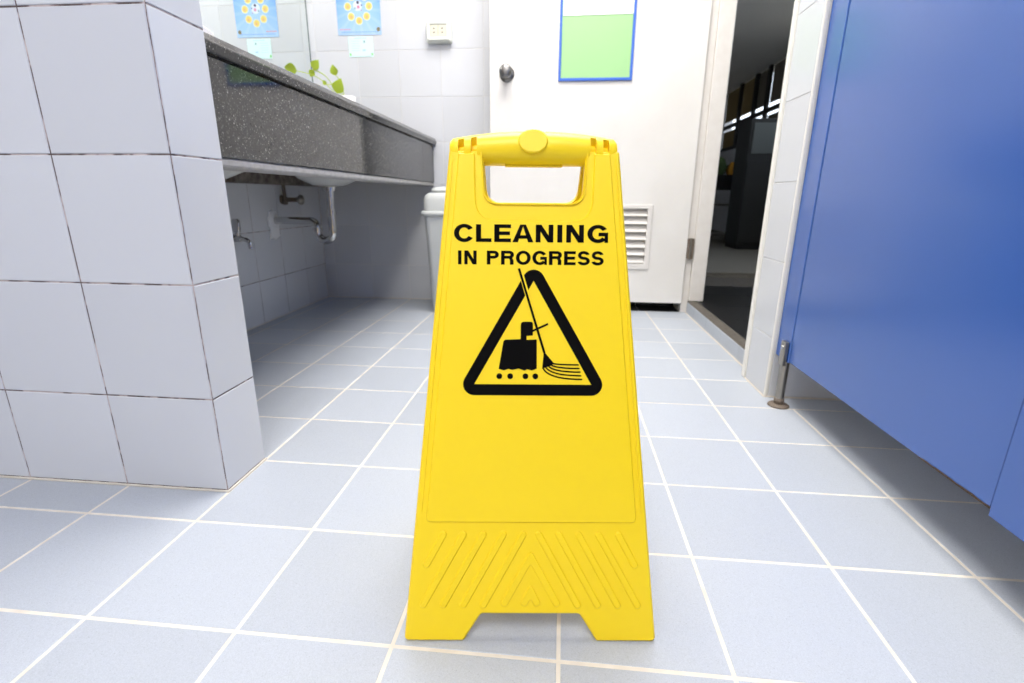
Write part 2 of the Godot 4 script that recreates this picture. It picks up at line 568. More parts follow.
func partitions() -> void:
	var wt := [M.wall_tile0, M.wall_tile1, M.wall_tile2]
	# wall end between the doorway and the stalls
	var w := thing("wall_right", "narrow pale tiled pier between dark doorway and blue stall", "wall", Vector3(XR, 0, -0.88), "structure")
	obj("core", box(Vector3(0.0013, -0.1, -0.165), Vector3(1.2, CEIL + 0.05, -0.0013), 0), M.pale_grout, w)
	tiles(w, Vector3(XR, 0, -0.88), Vector3.BACK, Vector3.UP, [-0.151, -0.008], cuts(0.002, 1.58, 0.165), 0.0022, wt, 41)
	tiles(w, Vector3(XR, 0, -0.88), Vector3.RIGHT, Vector3.UP, cuts(0.009, 1.1, 0.209), cuts(0.002, 0.6, 0.165), 0.0022, wt, 42)
	obj("corner_trim", box(Vector3(-0.001, 0.0032, -0.007), Vector3(0.0082, 1.9, 0.0008), 0.002), M.trim, w)
	# pilaster with its steel foot
	var y0 := 0.124
	var y1 := 2.0
	var a := thing("stall_pilaster", "slim blue laminate post on a steel foot beside the tiled pier", "partition", Vector3(XP, 0, -0.838))
	obj("panel", slab_panel(Vector3(0, y0, -0.040), Vector3(0.018, y1, 0.0365)), M.blue, a)
	var ft := obj("foot_post", tube([Vector3(0.002, 0.006, 0.018), Vector3(0.002, 0.123, 0.018)], 0.0105), M.steel, a)
	obj("foot_plate", lathe([[0, 0], [0.026, 0], [0.026, 0.003], [0.022, 0.006], [0.010, 0.0075], [0, 0.008]]), M.rusty, ft, Vector3(0.002, 0, 0.018))
	obj("foot_collar", lathe([[0, 0], [0.0125, 0], [0.0125, 0.011], [0.0105, 0.014], [0, 0.014]], 18), M.rusty, ft, Vector3(0.002, 0.008, 0.018))
	obj("foot_clip", box(Vector3(-0.0105, 0.112, 0.006), Vector3(-0.0006, 0.176, 0.030), 0.0015), M.steel, ft)
	obj("screw", lathe([[0, 0], [0.0055, 0], [0.005, 0.0018], [0, 0.003]], 14), M.chrome, ft, Vector3(-0.0105, 0.160, 0.018)).rotation_degrees.z = 90
	# stall door
	var d := thing("stall_door", "wide royal blue laminate door hung above the floor", "door", Vector3(XP, 0, -0.49), "")
	obj("panel", slab_panel(Vector3(0.0015, 0.126, -0.3085), Vector3(0.0195, y1, 0.3115)), M.blue, d)
	obj("hinge_edge", box(Vector3(0.0022, 0.1265, -0.3105), Vector3(0.0188, y1 - 0.001, -0.3086), 0.0004), M.blue_edge, d)
	var st := start()
	var rng := RandomNumberGenerator.new()
	rng.seed = 5
	var pts := PackedVector2Array()
	for k in 15:
		pts.append(Vector2(0.17 + 0.0101 * k, 0.1262 + (0.0 if k == 0 else rng.randf_range(0.001, 0.0024) + 0.0016 * k / 14.0)))
	pts.append(Vector2(0.3112, 0.1258))
	pts.append(Vector2(0.17, 0.1255))
	extrude_into(st, pts, [], 0.0, 0.0006, 0.0)
	var chip := obj("chipped_edge", done(st), M.worn, d)
	chip.transform = Transform3D(Basis(Vector3.BACK, Vector3.UP, Vector3.LEFT), Vector3(0.0016, 0, 0))
	# next pilaster
	var e := thing("stall_pilaster", "broad blue laminate post at the latch edge of the stall door", "partition", Vector3(XP, 0, 0.1))
	obj("panel", slab_panel(Vector3(-0.001, 0.117, -0.2765), Vector3(0.017, y1, 0.3)), M.blue, e)
	var fs := thing("stall_screen", "blue laminate screens of the stalls farther along the aisle", "partition", Vector3(XP, 0, 1.2))
	obj("panel", slab_panel(Vector3(0, 0.125, -0.798), Vector3(0.018, y1, 0.798)), M.blue, fs)

func doorway() -> void:
	# wall around the opening
	var w := thing("wall_doorway", "plaster wall above and beyond the dark doorway", "wall", Vector3.ZERO, "structure")
	obj("lintel", box(Vector3(1.39, 2.05, -1.93), Vector3(1.5, CEIL, -1.04), 0), M.plaster, w)
	obj("far_wall", box(Vector3(1.405, 0, ZB - 0.15), Vector3(1.463, CEIL, -1.99), 0), M.plaster, w)
	# frame
	var f := thing("door_frame", "cream painted timber frame around the dark doorway", "door frame", Vector3(1.43, 0, -1.5), "structure")
	var p := f.position
	obj("jamb", box(Vector3(1.396, 0.056, -1.99) - p, Vector3(1.462, 2.05, -1.935) - p, 0.003), M.frame, f)
	obj("door_stop", box(Vector3(1.362, 0.0, -1.99) - p, Vector3(1.3955, 2.05, -1.945) - p, 0.003), M.frame, f)
	obj("jamb", box(Vector3(1.351, 0.0, -1.052) - p, Vector3(1.474, 2.05, -1.0315) - p, 0.003), M.trim, f)
	obj("head", box(Vector3(1.39, 2.0, -1.934) - p, Vector3(1.474, 2.05, -1.0525) - p, 0.003), M.frame, f)
	# raised threshold
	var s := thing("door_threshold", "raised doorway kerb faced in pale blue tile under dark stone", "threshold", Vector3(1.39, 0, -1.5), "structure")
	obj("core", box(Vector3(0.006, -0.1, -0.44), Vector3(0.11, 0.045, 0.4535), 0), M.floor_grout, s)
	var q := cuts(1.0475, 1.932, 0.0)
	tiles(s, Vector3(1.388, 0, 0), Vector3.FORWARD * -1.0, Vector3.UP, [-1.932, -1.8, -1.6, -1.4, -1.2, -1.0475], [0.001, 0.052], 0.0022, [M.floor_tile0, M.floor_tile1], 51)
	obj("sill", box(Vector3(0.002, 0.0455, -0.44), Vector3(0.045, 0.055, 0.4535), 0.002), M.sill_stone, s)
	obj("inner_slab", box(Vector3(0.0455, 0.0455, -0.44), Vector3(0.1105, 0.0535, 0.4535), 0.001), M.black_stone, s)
	# black tiles under the open door
	var k := thing("floor_strip", "black stone floor strip under the open white door", "floor", Vector3(0.9, 0, -2.015), "structure")
	for i in 5:
		obj("slab", box(Vector3(-0.49 + 0.19 * i + 0.0015, -0.004, -0.07), Vector3(-0.3 + 0.19 * i - 0.0015, 0.002, 0.066), 0.001), M.black_stone, k)
		obj("upstand", box(Vector3(-0.49 + 0.19 * i + 0.0015, 0.0022, -0.0708), Vector3(-0.3 + 0.19 * i - 0.0015, 0.05, -0.06), 0.001), M.black_stone, k)

func open_door() -> void:
	var z := -1.93
	var t := thing("door_1", "white painted flush door standing open against the tiled wall", "door", Vector3(0.91, 0.045, z), "structure")
	# leaf with a cut-out for the louvre
	var outer := PackedVector2Array([Vector2(-0.46, 0), Vector2(0.452, 0), Vector2(0.452, 1.95), Vector2(-0.46, 1.95)])
	var hole := PackedVector2Array([Vector2(-0.275, 0.17), Vector2(0.275, 0.17), Vector2(0.275, 0.445), Vector2(-0.275, 0.445)])
	obj("leaf", extrude(outer, [hole], -0.035, 0.0, 0.002), M.door, t)
	var v := obj("vent_frame", extrude(PackedVector2Array([Vector2(-0.284, 0.158), Vector2(0.284, 0.158), Vector2(0.284, 0.45), Vector2(-0.284, 0.45)]), [PackedVector2Array([Vector2(-0.262, 0.183), Vector2(0.262, 0.183), Vector2(0.262, 0.432), Vector2(-0.262, 0.432)])], 0.0003, 0.006, 0.002), M.louver, t)
	obj("back_plate", box(Vector3(-0.272, 0.173, -0.034), Vector3(0.272, 0.442, -0.029), 0.001), M.louver, v)
	var slat := box(Vector3(-0.262, -0.0012, -0.017), Vector3(0.262, 0.0012, 0.017), 0.0008)
	for i in 7:
		var s := obj("slat", slat, M.louver, v, Vector3(0, 0.2 + 0.0355 * i, -0.009))
		s.rotation_degrees.x = 48
	# knob
	var k := obj("knob", lathe([[0.0115, 0.010], [0.0105, 0.012], [0.011, 0.031], [0.018, 0.036], [0.0245, 0.042], [0.0275, 0.049], [0.0275, 0.055], [0.0245, 0.0615], [0.0175, 0.0652], [0.009, 0.0663], [0, 0.0665]], 32), M.knob, t, Vector3(-0.385, 0.992, 0.0005))
	k.rotation_degrees.x = 90
	obj("rose", lathe([[0.033, 0.0], [0.032, 0.004], [0.026, 0.009], [0.012, 0.011], [0, 0.011]], 26), M.knob, k)
	# hinge
	for y in [0.21, 1.65]:
		var h := obj("hinge", box(Vector3(0.4535, y, -0.012), Vector3(0.482, y + 0.092, 0.0005), 0.001), M.steel, t)
		h.material_override = M.rusty
		obj("pin", tube([Vector3(0.4665, y - 0.003, 0.003), Vector3(0.4665, y + 0.095, 0.003)], 0.0045, 12), M.steel, h)

	# notice board on the door
	var n := thing("notice_board", "blue edged board with green sheet hung on white door", "board", Vector3(0.904, 1.005, z + 0.001))
	var fr := PackedVector2Array([Vector2(-0.156, 0), Vector2(0.157, 0.0), Vector2(0.157, 0.46), Vector2(-0.156, 0.46)])
	obj("frame", extrude(fr, [PackedVector2Array([Vector2(-0.146, 0.0115), Vector2(0.146, 0.0115), Vector2(0.146, 0.448), Vector2(-0.146, 0.448)])], 0.0, 0.007, 0.0015), M.frame_blue, n)
	obj("green_sheet", box(Vector3(-0.1458, 0.0118, 0.0), Vector3(0.1458, 0.4478, 0.003), 0.0005), M.green, n)
	var p := thing("paper_sheet", "blank white paper sheet pinned over the green board", "paper", Vector3(0.908, 1.252, z + 0.0048))
	var sh := obj("sheet", box(Vector3(-0.1465, 0, 0), Vector3(0.1465, 0.199, 0.0008), 0.0002), M.paper, p)
	sh.rotation.z = 0.008

func corridor() -> void:
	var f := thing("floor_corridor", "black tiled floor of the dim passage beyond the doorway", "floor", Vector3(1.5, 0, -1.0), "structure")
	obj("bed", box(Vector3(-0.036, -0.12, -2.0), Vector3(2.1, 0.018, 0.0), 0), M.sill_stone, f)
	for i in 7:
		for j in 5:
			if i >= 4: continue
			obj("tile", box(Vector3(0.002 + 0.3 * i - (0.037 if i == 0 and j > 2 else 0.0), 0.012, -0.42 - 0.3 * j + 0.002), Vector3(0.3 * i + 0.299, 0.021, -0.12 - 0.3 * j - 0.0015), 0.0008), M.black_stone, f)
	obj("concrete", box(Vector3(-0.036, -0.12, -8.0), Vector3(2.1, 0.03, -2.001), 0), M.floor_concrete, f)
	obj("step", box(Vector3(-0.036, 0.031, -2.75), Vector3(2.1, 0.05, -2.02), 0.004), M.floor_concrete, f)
	var w := thing("wall_corridor", "plaster walls of the dim passage beyond the doorway", "wall", Vector3(3.3, 0, -4.5), "structure")
	var p := w.position
	obj("parapet", box(Vector3(3.3, -0.1, -9.0) - p, Vector3(3.45, 1.25, -0.86) - p, 0), M.plaster, w)
	obj("end_wall", box(Vector3(1.4, -0.1, -9.15) - p, Vector3(3.6, 2.4, -9.0) - p, 0), M.plaster, w)
	obj("inner_wall", box(Vector3(1.38, -0.1, -9.0) - p, Vector3(1.463, 2.4, ZB - 0.151) - p, 0), M.plaster, w)
	obj("near_wall", box(Vector3(2.5521, -0.1, -1.0) - p, Vector3(3.6, 2.4, -0.86) - p, 0), M.plaster, w)
	var c := thing("ceiling_corridor", "dim painted ceiling of the passage beyond the doorway", "ceiling", Vector3(2.4, 2.2, -5.0), "structure")
	obj("slab", box(Vector3(-0.94, 0, -4.15), Vector3(1.2, 0.15, 4.13), 0), M.ceiling, c)
	# screened opening: dark posts, rails and blinds
	var s := thing("window_1", "dark window frame with drawn blinds at the passage end", "window", Vector3(3.3, 1.25, -7.2), "structure")
	for z in [-1.75, -0.95, -0.32, 0.15, 0.68, 1.2, 1.75]:
		obj("post", box(Vector3(0.10, 0, z - 0.04), Vector3(0.14, 0.95, z + 0.05), 0.004), M.dark_frame, s)
	obj("rail", box(Vector3(0.11, 0.37, -1.8), Vector3(0.14, 0.43, 1.8), 0.004), M.dark_frame, s)
	obj("rail", box(Vector3(0.0, 0.0, -1.8), Vector3(0.14, 0.05, 1.8), 0.004), M.dark_frame, s)
	for b in [[-1.72, -0.93, M.bamboo], [-0.92, -0.38, M.bamboo], [-0.34, 0.12, M.blind_grey], [0.18, 0.64, M.blind_grey], [0.66, 1.16, M.blind_grey], [1.22, 1.7, M.blind_grey]]:
		var st := start()
		for k in 15:
			for half in [[0.49, 0.0305], [0.03, 0.021]]:
				var y: float = half[0] + half[1] * k
				box_into(st, Vector3(0.15, y, b[0]), Vector3(0.156, y + half[1] * 0.93, b[1]), 0.0)
		var bl := obj("blind", done(st), b[2], s)
		bl.set_meta("kind", "stuff")
	# hand rail slanting across
	tag(obj("handrail", tube([Vector3(3.22, 0.95, -8.2), Vector3(3.22, 1.12, -5.45)], 0.035, 10), M.dark_frame, self), "dark slanting rail across the passage window", "handrail")
	# cabinet
	var k := thing("cabinet", "tall dark cabinet standing in the dim passage", "cabinet", Vector3(2.86, 0.03, -5.1))
	obj("body", box(Vector3(-0.30, 0.05, -0.2), Vector3(0.36, 1.24, 0.18), 0.006), M.cabinet, k)
	obj("door", box(Vector3(-0.295, 0.07, 0.181), Vector3(0.037, 0.86, 0.198), 0.003), M.cabinet, k)
	obj("door", box(Vector3(0.043, 0.07, 0.181), Vector3(0.375, 0.86, 0.198), 0.003), M.cabinet, k)
	obj("plinth", box(Vector3(-0.29, 0, -0.19), Vector3(0.37, 0.0495, 0.17), 0.003), M.dark_frame, k)
	obj("notice_panel", box(Vector3(-0.27, 0.92, 0.181), Vector3(0.05, 1.2, 0.19), 0.003), M.panel_grey, k)
	# trolley
	var t := thing("cleaning_trolley", "dark service trolley in the dim passage carrying a cloth", "trolley", Vector3(2.62, 0.03, -5.9))
	for x in [-0.2, 0.24]:
		for z in [-0.16, 0.16]:
			obj("post", tube([Vector3(x, 0.05, z), Vector3(x, 0.78, z)], 0.012, 10), M.steel, t)
			obj("wheel", lathe([[0, -0.014], [0.03, -0.014], [0.034, 0], [0.03, 0.014], [0, 0.014]], 14), M.dark_frame, t, Vector3(x, 0.034, z)).rotation_degrees.z = 90
	obj("shelf", box(Vector3(-0.22, 0.08, -0.18), Vector3(0.27, 0.1, 0.18), 0.003), M.steel, t)
	obj("shelf", box(Vector3(-0.22, 0.42, -0.18), Vector3(0.27, 0.44, 0.18), 0.003), M.steel, t)
	obj("tub", loft([[0.60, 0.17, 0.15, 0.03], [0.76, 0.27, 0.17, 0.03]]), M.cabinet, t, Vector3(0.03, 0, 0))
	var bag := thing("rubbish_bag", "dull green bag heaped on the passage trolley", "bag", Vector3(2.52, 0.793, -5.9))
	obj("sack", loft([[0, 0.1, 0.13, 0.06], [0.08, 0.13, 0.15, 0.07], [0.17, 0.1, 0.12, 0.06], [0.22, 0.04, 0.05, 0.03]]), M.green_bag, bag)
	var yc := thing("duster", "yellow dusting cloth tucked beside the green bag", "cloth", Vector3(2.72, 0.793, -5.86))
	obj("fold", loft([[0, 0.05, 0.03, 0.02], [0.06, 0.06, 0.035, 0.02], [0.14, 0.02, 0.02, 0.012]]), M.yellow_cloth, yc)
	var cl := thing("cleaning_cloth", "pale cloth draped over the trolley edge in the passage", "cloth", Vector3(2.88, 0.793, -5.86))
	obj("drape", loft([[0.0, 0.085, 0.06, 0.03], [0.08, 0.09, 0.05, 0.03], [0.17, 0.08, 0.05, 0.03], [0.2, 0.05, 0.03, 0.02], [0.215, 0.02, 0.02, 0.01]]), M.cloth, cl)

func counter() -> void:
	var z0 := ZB + 0.001
	var z1 := -0.409
	var c := thing("washbasin_counter", "polished speckled dark granite counter with deep front apron", "counter", Vector3(-0.15, 0.57, -1.25))
	var p := c.position
	# top with a basin opening: polygon in x, -z, laid flat
	var outer := PackedVector2Array([Vector2(XL + 0.001, -z1), Vector2(0.149, -z1), Vector2(0.149, -z0), Vector2(XL + 0.001, -z0)])
	var holes := [circle(Vector2(-0.19, 1.64), 0.17, 0.21, 30), circle(Vector2(-0.19, 0.86), 0.17, 0.21, 30)]
	var top := obj("counter_top", extrude(outer, holes, 0.0, 0.022, 0.002), M.granite, c)
	top.transform = Transform3D(Basis(Vector3.RIGHT, Vector3.FORWARD, Vector3.UP), Vector3(0, 0.768, 0) - p)
	# rounded nosing along the front
	var prof := rounded([Vector2(0.149, 0.763), Vector2(0.162, 0.763), Vector2(0.166, 0.779), Vector2(0.158, 0.795), Vector2(0.149, 0.7905)], [0.001, 0.004, 0.008, 0.006, 0.001])
	var nos := obj("nosing", extrude(prof, [], -0.0, z1 - z0, 0.0), M.granite, c)
	nos.position = Vector3(0, 0, z0) - p
	obj("apron", box(Vector3(0.119, 0.590, z0) - p, Vector3(0.149, 0.7625, z1) - p, 0.0025), M.granite, c)
	obj("soffit", box(Vector3(0.06, 0.573, z0) - p, Vector3(0.147, 0.5897, z1) - p, 0.004), M.cement, c)
	obj("slab", box(Vector3(XL + 0.001, 0.735, z0) - p, Vector3(-0.375, 0.7615, z1) - p, 0.004), M.concrete, c)
	obj("wall_beam", box(Vector3(XL + 0.001, 0.566, z0) - p, Vector3(XL + 0.05, 0.734, z1) - p, 0.006), M.concrete, c)
	for z in [z0, -1.28, -0.50]:
		obj("bearer", box(Vector3(XL + 0.051, 0.60, z) - p, Vector3(0.118, 0.734, z + 0.07) - p, 0.006), M.concrete, c)
	# basins
	for i in 2:
		var zc: float = [-1.64, -0.86][i]
		var lab: String = ["white ceramic washbasin bowl above the chrome trap", "white ceramic washbasin bowl set into granite near the tiled pier"][i]
		var b := thing("washbasin", lab, "basin", Vector3(-0.19, 0.56, zc), "", "washbasins")
		var bowl := obj("bowl", lathe([[0.022, 0.0], [0.06, 0.004], [0.115, 0.03], [0.15, 0.08], [0.165, 0.15], [0.168, 0.199], [0.160, 0.199], [0.155, 0.15], [0.14, 0.09], [0.105, 0.042], [0.055, 0.016], [0.022, 0.012], [0.022, 0.0]], 36), M.ceramic, b)
		bowl.scale = Vector3(1, 1, 1.22)
	# mirror
	var m := thing("wall_mirror", "large frameless mirror on the wall above the counter", "mirror", Vector3(-0.44, 0.80, -1.25))
	obj("glass", box(Vector3(-0.0145, 0.0, z0 + 1.25), Vector3(0.010, 1.1, z1 + 1.25), 0.0008), M.mirror, m)
	obj("edge_strip", box(Vector3(0.0102, 0.0, z0 + 1.2505), Vector3(0.0112, 1.1, z0 + 1.2555), 0.0002), M.mirror_edge, m)

func plumbing() -> void:
	var zt := -1.64
	var xd := -0.17
	# trap
	var t := thing("sink_trap", "chrome drain trap under the counter joined to the wall", "pipe", Vector3(-0.3, 0.33, zt))
	var p := t.position
	var xs := -0.19
	obj("tailpiece", tube([Vector3(xs, 0.559, zt) - p, Vector3(xs, 0.43, zt) - p], 0.016, 18), M.chrome, t)
	obj("slip_nut", tube([Vector3(xs, 0.462, zt) - p, Vector3(xs, 0.444, zt) - p], 0.021, 16), M.chrome, t)
	obj("slip_nut", tube([Vector3(xs, 0.558, zt) - p, Vector3(xs, 0.543, zt) - p], 0.026, 16), M.chrome, t)
	var u := []
	u.append(Vector3(xs, 0.443, zt) - p)
	u.append(Vector3(xs, 0.382, zt) - p)
	for k in 13:
		var a := PI * k / 12.0
		u.append(Vector3(xs - 0.034 + 0.034 * cos(a), 0.372 - 0.034 * sin(a), zt) - p)
	u.append(Vector3(xs - 0.068, 0.388, zt) - p)
	obj("u_bend", tube(u, 0.0165, 18), M.chrome, t)
	obj("slip_nut", tube([Vector3(xs - 0.068, 0.376, zt) - p, Vector3(xs - 0.068, 0.391, zt) - p], 0.021, 16), M.chrome, t)
	var arm := []
	for k in 9:
		var a := PI / 2 * k / 8.0
		arm.append(Vector3(xs - 0.068 - 0.03 + 0.03 * cos(a), 0.389 + 0.03 * sin(a), zt) - p)
	arm.append(Vector3(-0.452, 0.419, zt) - p)
	obj("trap_arm", tube(arm, 0.0155, 18), M.chrome, t)
	var fl := obj("flange", lathe([[0.036, 0], [0.034, 0.004], [0.024, 0.011], [0.017, 0.012]], 24), M.patch, t, Vector3(XL + 0.001, 0.419, zt) - p)
	fl.rotation_degrees.z = -90
	# plaster patch with a run
	var pts := PackedVector2Array()
	var rng := RandomNumberGenerator.new()
	rng.seed = 3
	for k in 26:
		var a := TAU * k / 26.0
		var r := 0.044 * rng.randf_range(0.85, 1.12)
		if a > 3.9 and a < 5.4: r *= 1.55
		pts.append(Vector2(cos(a), sin(a) * 1.15) * r)
	var pa := thing("plaster_patch", "rough white plaster smear around the pipe in the wall", "plaster", Vector3(XL + 0.0005, 0.412, zt))
	var pm := obj("smear", extrude(pts, [], 0.0, 0.006, 0.004), M.patch, pa)
	pm.transform = Transform3D(Basis(Vector3.FORWARD, Vector3.UP, Vector3.RIGHT), Vector3.ZERO)
	# angle valve with riser
	var v := thing("angle_valve", "corroded water valve with round handle above the trap", "valve", Vector3(XL, 0.505, -1.728))
	obj("wall_flange", lathe([[0.02, 0.0], [0.014, 0.006], [0, 0.006]], 18), M.rusty, v, Vector3(0.0005, 0, 0)).rotation_degrees.z = -90
	obj("body", tube([Vector3(0.005, 0, 0), Vector3(0.085, 0, 0)], [0.009, 0.0105], 14), M.rusty, v)
	obj("handle", lathe([[0.0, 0.0], [0.014, 0.002], [0.022, 0.012], [0.021, 0.02], [0.012, 0.026], [0, 0.026]], 18), M.steel, v, Vector3(0.075, 0, 0)).rotation_degrees.z = -90
	obj("riser", tube([Vector3(0.016, -0.022, 0), Vector3(0.016, 0.03, 0), Vector3(0.014, 0.060, -0.001)], 0.0075, 12), M.rusty, v)
	obj("nut", tube([Vector3(0.016, -0.02, 0), Vector3(0.016, 0.012, 0)], 0.0125, 6), M.rusty, v)
	# wall tap
	var w := thing("wall_tap", "small chrome tap on the wall beside the tiled pier", "tap", Vector3(XL, 0.366, -1.325))
	obj("body", tube([Vector3(0.0, 0, 0), Vector3(0.006, 0, 0), Vector3(0.0061, 0, 0), Vector3(0.05, 0, 0)], [0.022, 0.02, 0.012, 0.0125], 16), M.chrome, w)
	obj("spout", tube(path([Vector3(0.03, 0, 0), Vector3(0.065, -0.002, 0), Vector3(0.082, -0.012, 0), Vector3(0.086, -0.036, 0)], 5), 0.0085, 14), M.chrome, w)
	obj("stem", tube([Vector3(0.04, 0.01, 0), Vector3(0.04, 0.024, 0)], 0.008, 12), M.chrome, w)
	obj("lever", loft([[0.024, 0.011, 0.008, 0.004], [0.034, 0.013, 0.009, 0.004], [0.066, 0.014, 0.007, 0.004], [0.072, 0.010, 0.005, 0.003]]), M.chrome, w, Vector3(0.04, 0, 0))

func wall_things() -> void:
	# poster: printed sheet
	var im := Image.create(256, 360, false, Image.FORMAT_RGB8)
	for y in 360:
		for x in 256:
			var f := clampf(y / 360.0, 0, 1)
			var c := Color(0.45, 0.68, 0.93).lerp(Color(0.74, 0.87, 0.97), f * f)
			var d := Vector2(x - 128, y - 226).length() / 190.0
			c = c.lerp(Color(0.80, 0.91, 0.99), clampf(0.75 - d, 0, 1) * 0.8)
			var ray := sin(atan2(y - 226.0, x - 128.0) * 14.0)
			if ray > 0.55: c = c.lerp(Color.WHITE, 0.12)
			im.set_pixel(x, y, c)
	var disc := func(cx: float, cy: float, r: float, c: Color) -> void:
		for y in range(int(cy - r), int(cy + r) + 1):
			for x in range(int(cx - r), int(cx + r) + 1):
				if x >= 0 and x < 256 and y >= 0 and y < 360 and Vector2(x - cx, y - cy).length() < r: im.set_pixel(x, y, c)
	for k in 7:
		var a := deg_to_rad(-52.0 + k * 284.0 / 6.0)
		var cx := 128 + 62 * cos(a)
		var cy := 222 + 66 * sin(a)
		disc.call(cx, cy, 21, Color(0.98, 0.95, 0.72))
		disc.call(cx, cy, 16, Color(0.98, 0.86, 0.42))
		disc.call(cx + 2, cy + 3, 7, Color(0.93, 0.74, 0.50))
	disc.call(124, 214, 26, Color(0.92, 0.95, 0.99))
	disc.call(126, 198, 8, Color(0.30, 0.30, 0.36))
	disc.call(128, 220, 9, Color(0.88, 0.60, 0.68))
	disc.call(108, 226, 6, Color(0.60, 0.74, 0.72))
	disc.call(148, 212, 5, Color(0.45, 0.45, 0.52))
	disc.call(146, 236, 5, Color(0.74, 0.70, 0.74))
	im.fill_rect(Rect2i(24, 84, 208, 22), Color(0.94, 0.96, 0.99))
	for k in 13: im.fill_rect(Rect2i(34 + k * 15, 88, 10, 14), Color(0.72, 0.80, 0.92))
	for k in 11: im.fill_rect(Rect2i(60 + k * 13, 62, 9, 12), Color(0.94, 0.55, 0.50))
	for k in 6: im.fill_rect(Rect2i(12 + k * 11, 328, 8, 6), Color(0.93, 0.62, 0.62))
	for k in 20: im.fill_rect(Rect2i(20 + k * 11, 342, 8, 5), Color(0.55, 0.70, 0.90))
	disc.call(238, 332, 11, Color(0.62, 0.55, 0.36))
	disc.call(238, 331, 5, Color(0.45, 0.46, 0.36))
	var pm := mat(Color(0.90, 0.91, 0.96), 0.5)
	pm.albedo_texture = ImageTexture.create_from_image(im)
	var q := QuadMesh.new()
	q.size = Vector2(0.208, 0.295)
	var po := thing("wall_poster", "light blue poster with a ring of yellow discs on tiles", "poster", Vector3(-0.1805, 1.243, ZB + 0.0006))
	obj("backing", box(Vector3(-0.104, 0, 0), Vector3(0.104, 0.295, 0.0008), 0.0), M.paper, po)
	obj("print", q, pm, po, Vector3(0, 0.1475, 0.0010))
	var im2 := Image.create(128, 96, false, Image.FORMAT_RGB8)
	im2.fill(Color(0.83, 0.95, 0.94))
	for k in 7: im2.fill_rect(Rect2i(34 + k * 9, 6, 6, 4), Color(0.62, 0.78, 0.92))
	for k in 5: im2.fill_rect(Rect2i(16, 20 + k * 11, 44 - 5 * (k % 2), 3), Color(0.74, 0.90, 0.92))
	im2.fill_rect(Rect2i(78, 18, 9, 12), Color(0.55, 0.70, 0.72))
	im2.fill_rect(Rect2i(72, 60, 16, 8), Color(0.66, 0.80, 0.92))
	im2.fill_rect(Rect2i(3, 78, 9, 12), Color(0.55, 0.85, 0.50))
	im2.fill_rect(Rect2i(116, 78, 9, 12), Color(0.55, 0.85, 0.50))
	var pm2 := mat(Color.WHITE, 0.5)
	pm2.albedo_texture = ImageTexture.create_from_image(im2)
	var q2 := QuadMesh.new()
	q2.size = Vector2(0.118, 0.085)
	var ca := thing("notice_card", "small mint green card fixed below the blue poster", "card", Vector3(-0.18, 1.152, ZB + 0.0006))
	obj("backing", box(Vector3(-0.059, 0, 0), Vector3(0.059, 0.085, 0.0008), 0.0), M.paper, ca)
	obj("print", q2, pm2, ca, Vector3(0, 0.0425, 0.0010))
	# socket box
	var s := thing("wall_socket", "white surface mounted power socket on the tiled wall", "socket", Vector3(0.199, 1.2, ZB + 0.0004))
	obj("box", extrude(rounded([Vector2(-0.058, 0), Vector2(0.058, 0), Vector2(0.058, 0.088), Vector2(-0.058, 0.088)], 0.008), [], 0.0, 0.026, 0.004), M.outlet, s)
	obj("cover", extrude(rounded([Vector2(-0.054, 0.006), Vector2(0.05, 0.006), Vector2(0.05, 0.084), Vector2(-0.054, 0.084)], 0.006), [PackedVector2Array([Vector2(-0.04, 0.022), Vector2(0.036, 0.022), Vector2(0.036, 0.07), Vector2(-0.04, 0.07)])], 0.0262, 0.034, 0.003), M.outlet, s)
	for i in 2:
		var m := obj("outlet", box(Vector3(-0.039 + 0.0375 * i, 0.0228, 0.0262), Vector3(-0.003 + 0.0375 * i, 0.0692, 0.0312), 0.001), M.cream, s)
		for y in [0.036, 0.052]:
			obj("pin_hole", box(Vector3(-0.025 + 0.0375 * i, y, 0.0313), Vector3(-0.017 + 0.0375 * i, y + 0.005, 0.0316), 0.0), M.slot, m)

func bin() -> void:
	var b := thing("waste_bin", "light grey swing top plastic bin beside the counter end", "bin", Vector3(0.309, 0, -1.86))
	obj("body", loft([[0.0, 0.106, 0.085, 0.03], [0.006, 0.112, 0.09, 0.03], [0.43, 0.134, 0.112, 0.035], [0.44, 0.135, 0.113, 0.035]]), M.bin_grey, b)
	obj("rim", loft([[0.441, 0.140, 0.118, 0.036], [0.444, 0.146, 0.124, 0.038], [0.458, 0.146, 0.124, 0.038], [0.462, 0.140, 0.118, 0.036]]), M.bin_grey, b)
	obj("hood", loft([[0.4625, 0.134, 0.113, 0.034], [0.51, 0.134, 0.112, 0.034], [0.527, 0.129, 0.107, 0.034], [0.537, 0.118, 0.098, 0.034], [0.539, 0.112, 0.092, 0.032]]), M.bin_grey, b)
	obj("opening_lip", loft([[0.5393, 0.098, 0.082, 0.03], [0.547, 0.098, 0.082, 0.03]]), M.bin_grey, b)
	obj("flap", loft([[0.5473, 0.104, 0.086, 0.03], [0.556, 0.103, 0.083, 0.03], [0.563, 0.085, 0.065, 0.03], [0.566, 0.06, 0.045, 0.03]]), M.bin_grey, b)

func half_w(v: float) -> float:
	return 0.1535 - 0.0935 * v

func rib(st: SurfaceTool, a: Vector2, b: Vector2, r := 0.0044) -> void:
	var d := (b - a).normalized()
	var n := Vector2(-d.y, d.x)
	var p := PackedVector2Array()
	var base := atan2(n.y, n.x)
	for k in 9: p.append(a + Vector2(cos(base + PI * k / 8), sin(base + PI * k / 8)) * r)
	for k in 9: p.append(b + Vector2(cos(base + PI + PI * k / 8), sin(base + PI + PI * k / 8)) * r)
	extrude_into(st, p, [], 0.0001, 0.0017, 0.0013, false)

